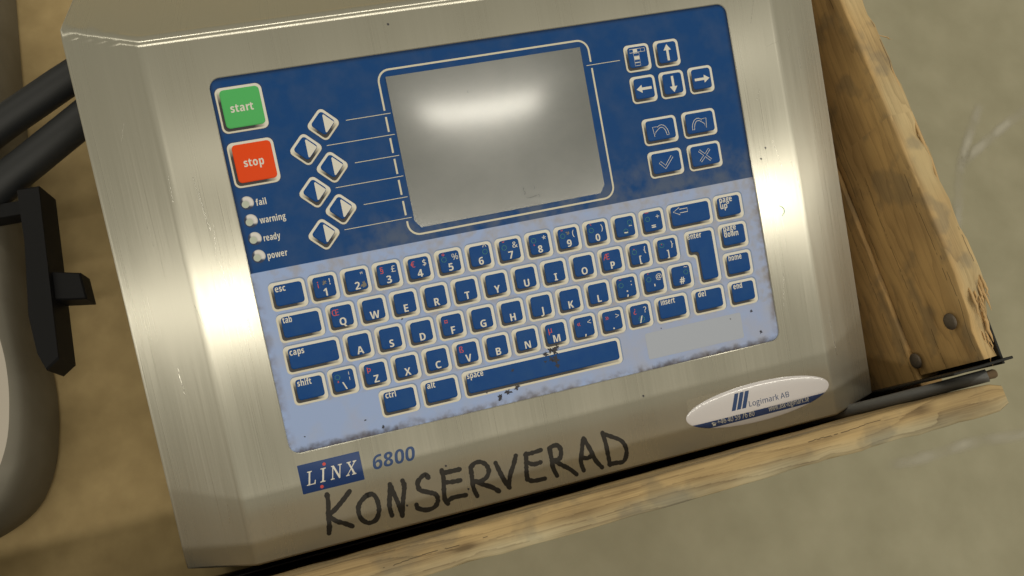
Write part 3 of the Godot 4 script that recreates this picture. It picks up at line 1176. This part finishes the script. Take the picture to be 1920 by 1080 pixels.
# ---------------------------------------------------------------- prints on the overlay and the plate
func make_prints() -> void:
	var z := -1.0 + 0.06
	# four signal lamps: a round window in a printed crescent
	var words := ["fail", "warning", "ready", "power"]
	var wide := [5.5, 13.8, 8.9, 10.6]
	for i in 4:
		var y := 139.2 - 9.77 * i
		var st := new_st()
		st.set_smooth_group(-1)
		var r := PackedFloat32Array([1.8, 2.3, 2.8, 3.3, 3.6])
		var rows := []
		var cols := []
		for k in r.size():
			var row := PackedVector2Array()
			var col := PackedColorArray()
			for j in 40:
				var d := Vector2.from_angle(TAU * j / 40)
				var c := V2(0.9, 0.65) if k > 0 else V2(0.0, 0.0)
				row.append(c * (k / 4.0) + d * r[k])
				var t := clampf(d.dot(Vector2(0.72, 0.69)) * 2.2 + 0.15, 0.0, 1.0)
				t *= [0.85, 1.0, 1.05, 1.0, 0.8][k]
				col.append(Color(0.010, 0.026, 0.085).lerp(Color(0.72, 0.69, 0.68), t * t))
			rows.append(row)
			cols.append(col)
		for k in r.size() - 1:
			ring(st, rows[k + 1], rows[k], 0.02, 0.02, cols[k + 1], cols[k])
		var led := inst("signal_lamp", done(st, M.vertex_print), console, Vector3(5.0, y, z))
		var q := new_st()
		disc(q, Vector2.ZERO, 1.95, 0.05, 28)
		inst("lamp_window", done(q, M.lamp_window), led)
		text("legend", words[i], led, Vector3(5.4, -1.7, 0.02), 3.5, M.white_ink, bold, "l", wide[i])
	# frame round the screen, broken where the pointer lines pass
	var f := new_st()
	var x0 := 88.2
	var x1 := 211.0
	var y0 := 106.0
	var y1 := 198.5
	var rr := 6.5
	var run := []
	run.append(V2(x0, 176.6))
	run.append(V2(x0, y1 - rr))
	for k in 9:
		var a := PI - PI / 2 * k / 8.0
		run.append(V2(x0 + rr, y1 - rr) + Vector2.from_angle(a) * rr)
	for k in 9:
		var a := PI / 2 - PI / 2 * k / 8.0
		run.append(V2(x1 - rr, y1 - rr) + Vector2.from_angle(a) * rr)
	run.append(V2(x1, 185.5))
	stroke(f, PackedVector2Array(run), 1.05, 0.0)
	run = [V2(x1, 181.9), V2(x1, y0 + rr)]
	for k in 9:
		var a := -PI / 2 * k / 8.0
		run.append(V2(x1 - rr, y0 + rr) + Vector2.from_angle(a) * rr)
	for k in 9:
		var a := -PI / 2 - PI / 2 * k / 8.0
		run.append(V2(x0 + rr, y0 + rr) + Vector2.from_angle(a) * rr)
	run.append(V2(x0, 114.4))
	stroke(f, PackedVector2Array(run), 1.05, 0.0)
	for g in [[173.1, 164.8], [161.3, 153.0], [149.7, 141.2], [137.8, 129.4], [125.9, 117.8]]:
		stroke(f, PackedVector2Array([V2(x0, g[0]), V2(x0, g[1])]), 1.05, 0.0)
	inst("screen_frame", done(f, M.cream_line), console, Vector3(0, 0, z))
	for p in [[66.4, 91.2, 174.8], [53.5, 91.2, 163.0], [66.5, 91.2, 151.2], [53.6, 91.2, 139.6], [66.6, 91.2, 127.8], [53.5, 91.2, 116.1], [208.0, 228.8, 183.7]]:
		var q := new_st()
		stroke(q, PackedVector2Array([V2(p[0], p[2]), V2(p[1], p[2])]), 0.36, 0.0)
		inst("pointer_line", done(q, M.cream_line), console, Vector3(0, 0, z + 0.03))
	# blank pale label at the lower right
	var lb := new_st()
	fill(lb, rounded(rect(63, 16, V2(245.6, 13.9)), 1.2, 4, 2), 0.0)
	inst("blank_label", done(lb, M.ghost_label), console, Vector3(0, 0, z))

	# nameplate on the steel
	var bz := 0.12
	var bd := new_st()
	var bo := rounded(rect(34.3, 16.6, V2(18.9, -15.1)), 0.3, 2, 1)
	var bi := rounded(rect(34.1, 16.4, V2(18.9, -15.1)), 0.25, 2, 1)
	ring(bd, bo, bi, -0.1, 0.0)
	fill(bd, bi, 0.0)
	var badge := inst("nameplate", done(bd, M.badge_blue), console, Vector3(0, 0, bz))
	for d in [["L", 4.7, 4.8], ["I", 12.1, 2.9], ["N", 17.9, 6.0], ["X", 26.4, 5.8]]:
		text("letter", d[0], badge, Vector3(d[1], -19.1, 0.05), 10.6, M.white_ink, serif, "l", d[2], 0.22)
	for p in [V2(16.2, -9.3), V2(12.5, -21.5)]:
		var q := new_st()
		disc(q, p, 0.95, 0.05, 20)
		inst("red_dot", done(q, M.red_ink), badge)
	text("model_number", "6800", console, Vector3(41.6, -19.3, 0.06), 11.2, M.blue_ink, plain_bold(), "l", 24.0, 0.16)

	make_sticker()


func plain_bold() -> Font:
	return bold


func dome_z(p: Vector2) -> float:
	var q := (p - Vector2(279.0, -35.4)) / Vector2(48.9, 12.4)
	return 1.15 * pow(clampf(1.0 - q.length_squared(), 0.0, 1.0), 0.42)


func dome_top(p: Vector2) -> float:
	return dome_z(p) + 0.07


func make_sticker() -> void:
	# oval dome of clear resin over a white label with a blue band
	var c := Vector2(279.0, -35.4)
	var a := 48.9
	var b := 12.4
	var cuts := []
	for t in 15:
		cuts.append(-b * cos(PI * t / 28.0) if t < 14 else 0.0)
	for t in range(1, 15):
		cuts.append(b * sin(PI * t / 28.0))
	for e in [-39.9 - c.y, -44.1 - c.y]:
		cuts.append(e)
	cuts.sort()
	var white := new_st()
	var band := new_st()
	for i in cuts.size() - 1:
		var yl: float = cuts[i]
		var yh: float = cuts[i + 1]
		if yh - yl < 0.001:
			continue
		var mid := c.y + (yl + yh) / 2
		var st := band if mid < -39.9 and mid > -44.1 else white
		for k in 40:
			var quad := []
			for e in [[k, yl], [k, yh], [k + 1, yl], [k + 1, yh]]:
				var y: float = e[1]
				var half := a * sqrt(maxf(0.0, 1.0 - (y / b) * (y / b)))
				var s := -cos(PI * e[0] / 40.0)
				var p := c + Vector2(half * s, y)
				var q := (p - c) / Vector2(a, b)
				var g := Vector2(q.x / a, q.y / b)
				var u := clampf(1.0 - q.length_squared(), 0.02, 1.0)
				var slope := g * 1.15 * 0.42 * 2.0 * pow(u, -0.58)
				quad.append([v3(p, dome_z(p)), Vector3(slope.x, slope.y, 1.0).normalized()])
			for o in [0, 1, 2, 2, 1, 3]:
				st.set_normal(quad[o][1])
				st.add_vertex(quad[o][0])
	var am := white.commit()
	am.surface_set_material(0, M.resin_white)
	var s := inst("domed_sticker", am, console, Vector3(0, 0, 0.05))
	s.set_meta("label", "white oval domed sticker with blue band")
	var bm := band.commit()
	bm.surface_set_material(0, M.resin_blue)
	inst("blue_band", bm, s)
	for x in [259.7, 263.2, 266.7]:
		var q := new_st()
		var p := PackedVector2Array([V2(x, -36.8), V2(x + 2.7, -36.8), V2(x + 6.6, -26.6), V2(x + 3.9, -26.6)])
		for r in 4:
			var t0 := r / 4.0
			var t1 := (r + 1) / 4.0
			var e := [p[0].lerp(p[3], t0), p[1].lerp(p[2], t0), p[1].lerp(p[2], t1), p[0].lerp(p[3], t1)]
			tri(q, v3(e[0], dome_top(e[0])), v3(e[3], dome_top(e[3])), v3(e[1], dome_top(e[1])))
			tri(q, v3(e[3], dome_top(e[3])), v3(e[2], dome_top(e[2])), v3(e[1], dome_top(e[1])))
		inst("blue_bar", done(q, M.blue_ink), s)
	text("legend", "Logimark AB", s, Vector3(271.8, -36.7, 0), 4.9, M.blue_ink, plain_font, "l", 27.5, 0.0, true)
	text("legend", "+46 40 59 76 80", s, Vector3(249.6, -42.9, 0), 3.0, M.white_ink, plain_font, "l", 24.6, 0.0, true)
	text("legend", "www.ask-logimark.se", s, Vector3(284.2, -42.7, 0), 3.0, M.white_ink, plain_font, "l", 28.0, 0.0, true)
	# small telephone sign before the number
	var ph := new_st()
	for e in [[rect(2.0, 1.3, V2(247.2, -42.4)), 0], [rect(2.9, 0.5, V2(247.2, -41.1)), 0], [rect(0.6, 0.6, V2(246.0, -41.5)), 0], [rect(0.6, 0.6, V2(248.4, -41.5)), 0]]:
		fill(ph, e[0], dome_top(V2(247.2, -42)))
	inst("telephone_mark", done(ph, M.white_ink), s)


# ---------------------------------------------------------------- handwriting, scratches, stains
func make_marks() -> void:
	var word := [
		["K", [[V2(14.2, -26.5), V2(13.9, -31.6), V2(12.6, -38.1), V2(11.9, -44.1), V2(10.8, -48.4)], [V2(26.5, -27.9), V2(21.9, -32.0), V2(16.9, -35.9), V2(12.5, -38.4)], [V2(12.5, -38.4), V2(16.0, -42.6), V2(20.0, -45.0), V2(24.0, -47.8)]]],
		["O", [[V2(37.6, -32.6), V2(34.6, -33.1), V2(30.6, -36.0), V2(29.0, -39.9), V2(29.6, -44.9), V2(33.1, -48.3), V2(37.5, -47.5), V2(40.1, -42.9), V2(40.4, -37.3), V2(39.1, -33.4), V2(36.8, -32.2), V2(33.9, -33.1)]]],
		["N", [[V2(49.0, -29.6), V2(47.8, -35.3), V2(46.3, -41.9), V2(46.6, -47.5)], [V2(49.0, -29.6), V2(50.1, -35.4), V2(51.4, -41.9), V2(52.3, -49.0)], [V2(56.3, -29.3), V2(56.6, -33.1), V2(54.4, -40.5), V2(52.2, -49.2)]]],
		["S", [[V2(70.9, -31.3), V2(69.4, -29.1), V2(66.5, -30.4), V2(64.3, -32.9), V2(64.8, -37.0), V2(69.0, -39.5), V2(72.9, -41.8), V2(73.6, -45.6), V2(71.0, -48.9), V2(66.2, -49.4), V2(61.8, -47.3), V2(61.2, -45.0)]]],
		["E", [[V2(79.1, -29.0), V2(79.2, -34.1), V2(78.2, -40.0), V2(77.6, -46.0), V2(78.8, -49.0)], [V2(79.1, -30.8), V2(83.6, -30.9), V2(89.3, -31.0)], [V2(79.1, -36.3), V2(83.5, -37.1), V2(88.4, -37.4)], [V2(78.5, -47.8), V2(82.4, -46.3), V2(89.9, -46.7)]]],
		["R", [[V2(95.7, -31.3), V2(95.4, -36.7), V2(95.0, -43.5), V2(96.2, -48.9)], [V2(95.6, -31.7), V2(98.3, -29.7), V2(101.7, -29.7), V2(104.7, -32.1), V2(105.6, -36.2), V2(103.2, -39.8), V2(99.2, -40.7), V2(96.2, -40.0)], [V2(97.0, -40.2), V2(101.0, -43.2), V2(105.4, -45.9), V2(109.2, -49.4)]]],
		["V", [[V2(110.4, -32.5), V2(111.9, -38.6), V2(113.8, -44.9), V2(115.7, -48.9)], [V2(122.9, -31.2), V2(120.6, -36.1), V2(117.5, -41.6), V2(115.2, -48.4)]]],
		["E", [[V2(129.1, -31.5), V2(128.0, -37.8), V2(127.1, -43.5), V2(127.1, -46.9)], [V2(128.5, -32.0), V2(133.0, -32.0), V2(138.1, -31.6)], [V2(128.5, -36.6), V2(132.1, -38.8), V2(136.6, -38.7)], [V2(126.7, -46.6), V2(130.2, -48.5), V2(137.3, -48.9)]]],
		["R", [[V2(143.4, -31.9), V2(143.4, -37.4), V2(143.3, -43.4), V2(144.8, -49.1)], [V2(143.2, -31.8), V2(146.4, -30.9), V2(148.8, -31.7), V2(149.9, -34.8), V2(148.7, -38.8), V2(146.0, -39.8), V2(143.9, -39.2)], [V2(145.1, -40.0), V2(148.7, -43.4), V2(153.1, -47.1), V2(156.5, -51.2)]]],
		["A", [[V2(164.1, -31.9), V2(162.7, -37.1), V2(160.6, -44.3), V2(161.3, -50.0)], [V2(164.7, -31.0), V2(167.4, -38.3), V2(169.5, -45.7), V2(172.7, -51.0)], [V2(162.3, -42.4), V2(165.2, -43.3), V2(168.3, -41.9)]]],
		["D", [[V2(176.8, -30.5), V2(177.6, -37.8), V2(177.7, -44.3), V2(177.8, -50.8)], [V2(176.9, -31.2), V2(181.8, -34.1), V2(187.3, -38.0), V2(189.4, -42.9), V2(188.8, -47.5), V2(186.2, -50.8), V2(181.8, -50.5), V2(177.4, -50.3)]]],
	]
	for w in word:
		var st := new_st()
		var lift := 0.0
		for s in w[1]:
			stroke(st, smooth_path(s, 7), 2.7, 0.05 + lift, false, true, 0.16)
			lift += 0.012
		inst("marker_letter", done(st, M.marker_ink), console)
	# nicks and specks on the steel
	for s in [[V2(-18, 158), V2(-15.4, 128), 0.5], [V2(-14.5, 112), V2(-12.0, 90), 0.3], [V2(340, -20), V2(338, 10), 0.35], [V2(-50, 60), V2(-49, 44), 0.3], [V2(322, 178), V2(335, 181), 0.4]]:
		var sc := new_st()
		var p := PackedVector2Array()
		for i in 12:
			var q: Vector2 = s[0].lerp(s[1], i / 11.0)
			p.append(q + V2(noise.get_noise_1d(i * 60.0 + q.y) * 0.8, 0))
		for i in p.size() - 1:
			var zz := lid_z(p[i].x, p[i].y) + 0.04
			var wdt: float = s[2] * (0.4 + 0.6 * absf(noise.get_noise_1d(i * 90.0)) * 2.0)
			tri(sc, v3(p[i] - V2(wdt, 0), zz), v3(p[i + 1], lid_z(p[i + 1].x, p[i + 1].y) + 0.04), v3(p[i] + V2(wdt, 0), zz))
		inst("scratch", done(sc, M.polished_steel), console)
	for i in 14:
		var a := V2(rng.randf_range(-60, -6), rng.randf_range(-45, 215)) if i < 7 else V2(rng.randf_range(306, 366), rng.randf_range(-20, 210))
		var e := a + V2(rng.randf_range(-5, 5), rng.randf_range(5, 22))
		var fs := new_st()
		for k in 6:
			var p0 := a.lerp(e, k / 6.0)
			var p1 := a.lerp(e, (k + 1) / 6.0)
			tri(fs, v3(p0 - V2(0.14, 0), lid_z(p0.x, p0.y) + 0.04), v3(p1, lid_z(p1.x, p1.y) + 0.04), v3(p0 + V2(0.14, 0), lid_z(p0.x, p0.y) + 0.04))
		inst("scratch", done(fs, M.polished_steel), console)
	for p in [V2(99.5, 222.5), V2(307, 112), V2(206.0, -14.5), V2(82, -27), V2(56, -44), V2(92, -43.5), V2(311, 118)]:
		inst("speck", blob(p, 0.55, 5, M.ink_blot, 0.05), console)
	var tk := new_st()
	stroke(tk, smooth_path([V2(314.0, 81.5), V2(316.4, 79.5), V2(316.6, 77.0), V2(314.6, 75.0)], 5), 0.5, 0.05)
	inst("pen_tick", done(tk, M.green_ink), console)
	# ink burn between the N key and the space bar, drops on the overlay, worn legends
	for d in [[V2(157.3, 23.6), 2.6, -0.86], [V2(155.2, 24.6), 1.6, -0.86], [V2(152.0, 23.2), 1.5, -0.86], [V2(159.6, 26.0), 1.3, -0.86]]:
		inst("ink_stain", blob(d[0], d[1], int(d[0].x * 3), M.ink_blot, d[2]), console)
	for d in [[V2(157.4, 18.5), 2.3], [V2(154.6, 19.6), 1.5], [V2(157.9, 14.6), 1.2], [V2(150.9, 18.9), 0.8], [V2(130.8, 18.2), 0.9]]:
		inst("ink_stain", blob(d[0], d[1], int(d[0].x * 3), M.ink_blot, -0.58), console)
	for d in [[V2(284.5, 21.0), 0.9], [V2(288.6, 7.0), 1.0], [V2(270.0, 19.2), 0.4], [V2(52.0, 3.2), 1.0], [V2(43.0, 9.3), 0.55], [V2(9.2, 8.0), 0.4], [V2(113.5, 8.8), 0.5], [V2(126.0, 6.4), 1.8], [V2(131.5, 7.8), 1.4], [V2(121.0, 4.0), 1.6], [V2(225.0, 23.0), 0.4], [V2(74.5, 61.0), 0.5]]:
		inst("ink_stain", blob(d[0], d[1], int(d[0].x * 3), M.ink_blot, -0.88), console)
	# hair cracks low on the screen film
	for q in [[V2(157.6, 121.0), V2(157.2, 119.4), V2(158.0, 118.2), V2(157.3, 116.8)], [V2(163.4, 121.4), V2(164.0, 120.2), V2(163.6, 119.0)], [V2(158.0, 115.2), V2(160.4, 114.6), V2(165.6, 115.4), V2(166.0, 113.8)], [V2(136.0, 180.5), V2(136.2, 178.9)]]:
		var hc := new_st()
		stroke(hc, smooth_path(q, 5), 0.22, -0.55, false, false, 0.8)
		inst("hair_crack", done(hc, M.ink_blot), console)
	inst("worn_spot", blob(V2(36.8, 90.0), 1.3, 4, M.worn_spot, -0.55), console)
	inst("worn_spot", blob(V2(57.7, 84.6), 1.5, 9, M.worn_spot, -0.55), console)
	inst("worn_spot", blob(V2(178.5, 90.2), 1.1, 13, M.worn_spot, -0.55), console)
	# clear film corner that shows beside the sticker
	var fm := new_st()
	fill(fm, rounded(rect(26, 8, V2(245.5, -27.5)), 1.5, 3, 1), 0.04)
	inst("film_residue", done(fm, M.film_residue), console)


func blob(c: Vector2, r: float, sd: int, m: Material, z: float) -> ArrayMesh:
	var st := new_st()
	var n := 34
	var p := PackedVector2Array()
	for i in n:
		var d := Vector2.from_angle(TAU * i / n)
		var k := 0.85 + 1.2 * noise.get_noise_3d(d.x * 20.0, d.y * 20.0, sd * 17.0) + 0.7 * noise.get_noise_3d(d.x * 60.0, d.y * 60.0, sd * 9.0)
		p.append(c + d * r * maxf(k, 0.18))
	for i in n:
		tri(st, v3(c, z), v3(p[(i + 1) % n], z), v3(p[i], z))
	return done(st, m)


# ---------------------------------------------------------------- things to the left
func make_canister() -> void:
	var c := thing("plastic_canister", "grey brown rounded canister with pale lid and black side handle, lying left of the console", "canister", Vector3(-0.23, GROUND + CARD_MM * MM, -0.2))
	var o := Vector3(230, -CARD_MM, 200)
	var line := smooth_path([V2(-159, -470), V2(-160, -393), V2(-161, -337), V2(-161.5, -262), V2(-164, -209), V2(-164, -150), V2(-162, -115), V2(-159.5, -88), V2(-160.5, -62), V2(-165.5, -36), V2(-177, -15), V2(-197, -3), V2(-225, 3), V2(-262, 2), V2(-292, -14), V2(-305, -50), V2(-308, -200), V2(-308, -470)], 5)
	var ctr := V2(-232, -220)
	var rows := []
	for e in [[CARD_MM + 0.2, 4.0], [CARD_MM + 4.0, 0.0], [-84.0, 0.0], [-74.0, 0.8], [-67.0, 2.6], [-63.0, 7.0], [-61.0, 15.5]]:
		var row := PackedVector3Array()
		for p in line:
			var d := p - ctr
			var q: Vector2 = p - d.normalized() * e[1]
			row.append((Vector3(q.x, e[0], q.y) + o) * MM)
		rows.append(row)
	var st := new_st()
	var n := line.size()
	for r in rows.size() - 1:
		for i in n:
			var k := (i + 1) % n
			tri(st, rows[r][i], rows[r + 1][i], rows[r][k])
			tri(st, rows[r][k], rows[r + 1][i], rows[r + 1][k])
	inst("body", done(st, M.canister_side), c)
	var lid := new_st()
	var top: PackedVector3Array = rows[-1]
	var mid := (Vector3(ctr.x, -59.5, ctr.y) + o) * MM
	for i in n:
		tri(lid, mid, top[i], top[(i + 1) % n])
	inst("lid", done(lid, M.canister_lid), c)
	# black handle bar with a latch tab
	var bar := new_st()
	var prof := PackedVector2Array([V2(-141.5, -205), V2(-128.5, -205), V2(-127.4, -91), V2(-135, -85.5), V2(-139, -96), V2(-142, -120), V2(-140, -170)])
	prof.reverse()
	prism(bar, prof, -62.0, -38.0, o)
	var h := inst("handle", done(bar, M.black_plastic), c)
	var tab := new_st()
	var tp := PackedVector2Array([V2(-128.5, -148.5), V2(-112, -144.3), V2(-110, -126.5), V2(-128.5, -129.5)])
	tp.reverse()
	prism(tab, tp, -58.0, -43.0, o)
	inst("latch", done(tab, M.black_plastic), h)
	var br := new_st()
	prism(br, rect(26, 10, V2(-151, -198)), -62.0, -50.0, o)
	inst("bracket", done(br, M.black_plastic), h)


func prism(st: SurfaceTool, p: PackedVector2Array, y0: float, y1: float, o: Vector3) -> void:
	# an upright prism with a small chamfer round its top; p lies in x, z
	st.set_smooth_group(-1)
	var c := Vector2.ZERO
	for q in p:
		c += q / p.size()
	var area := 0.0
	for i in p.size():
		area += p[i].cross(p[(i + 1) % p.size()])
	if area < 0.0:
		p.reverse()
	var rows := []
	for e in [[y0, 0.0], [y1 - 1.2, 0.0], [y1, 1.2]]:
		var row := PackedVector3Array()
		for q in p:
			var k: Vector2 = q - (q - c).normalized() * e[1]
			row.append((Vector3(k.x, e[0], k.y) + o) * MM)
		rows.append(row)
	var n := p.size()
	for r in 2:
		for i in n:
			var k := (i + 1) % n
			tri(st, rows[r][i], rows[r][k], rows[r + 1][i])
			tri(st, rows[r][k], rows[r + 1][k], rows[r + 1][i])
	var mid := (Vector3(c.x, y1, c.y) + o) * MM
	for i in n:
		tri(st, mid, rows[2][i], rows[2][(i + 1) % n])


func make_hoses() -> void:
	var data := [
		["upper black rubber hose curving from the left into the back of the console", [Vector3(-330, -62, -196), Vector3(-250, -58, -206), Vector3(-196, -54, -232), Vector3(-154, -50, -257), Vector3(-130, -49, -271), Vector3(-107, -48, -284), Vector3(-84, -48, -296), Vector3(-66, -50, -302)], 10.8],
		["lower black rubber hose running below its twin along the canister", [Vector3(-330, -66, -132), Vector3(-240, -62, -158), Vector3(-196, -58, -188), Vector3(-157, -52, -216), Vector3(-134, -50, -231), Vector3(-113, -50, -246), Vector3(-90, -52, -264), Vector3(-66, -54, -280)], 11.3],
	]
	for d in data:
		var pts := PackedVector3Array()
		var src: Array = d[1]
		for i in src.size() - 1:
			for k in 8:
				pts.append(src[i].cubic_interpolate(src[i + 1], src[maxi(i - 1, 0)], src[mini(i + 2, src.size() - 1)], k / 8.0))
		pts.append(src[-1])
		var o := MeshInstance3D.new()
		o.name = "rubber_hose"
		o.mesh = tube_mesh(pts, d[2], M.hose_rubber, 22)
		o.position = Vector3(0, GROUND, 0)
		o.set_meta("label", d[0])
		o.set_meta("category", "hose")
		o.set_meta("group", "hoses at the left of the console")
		add_child(o, true)
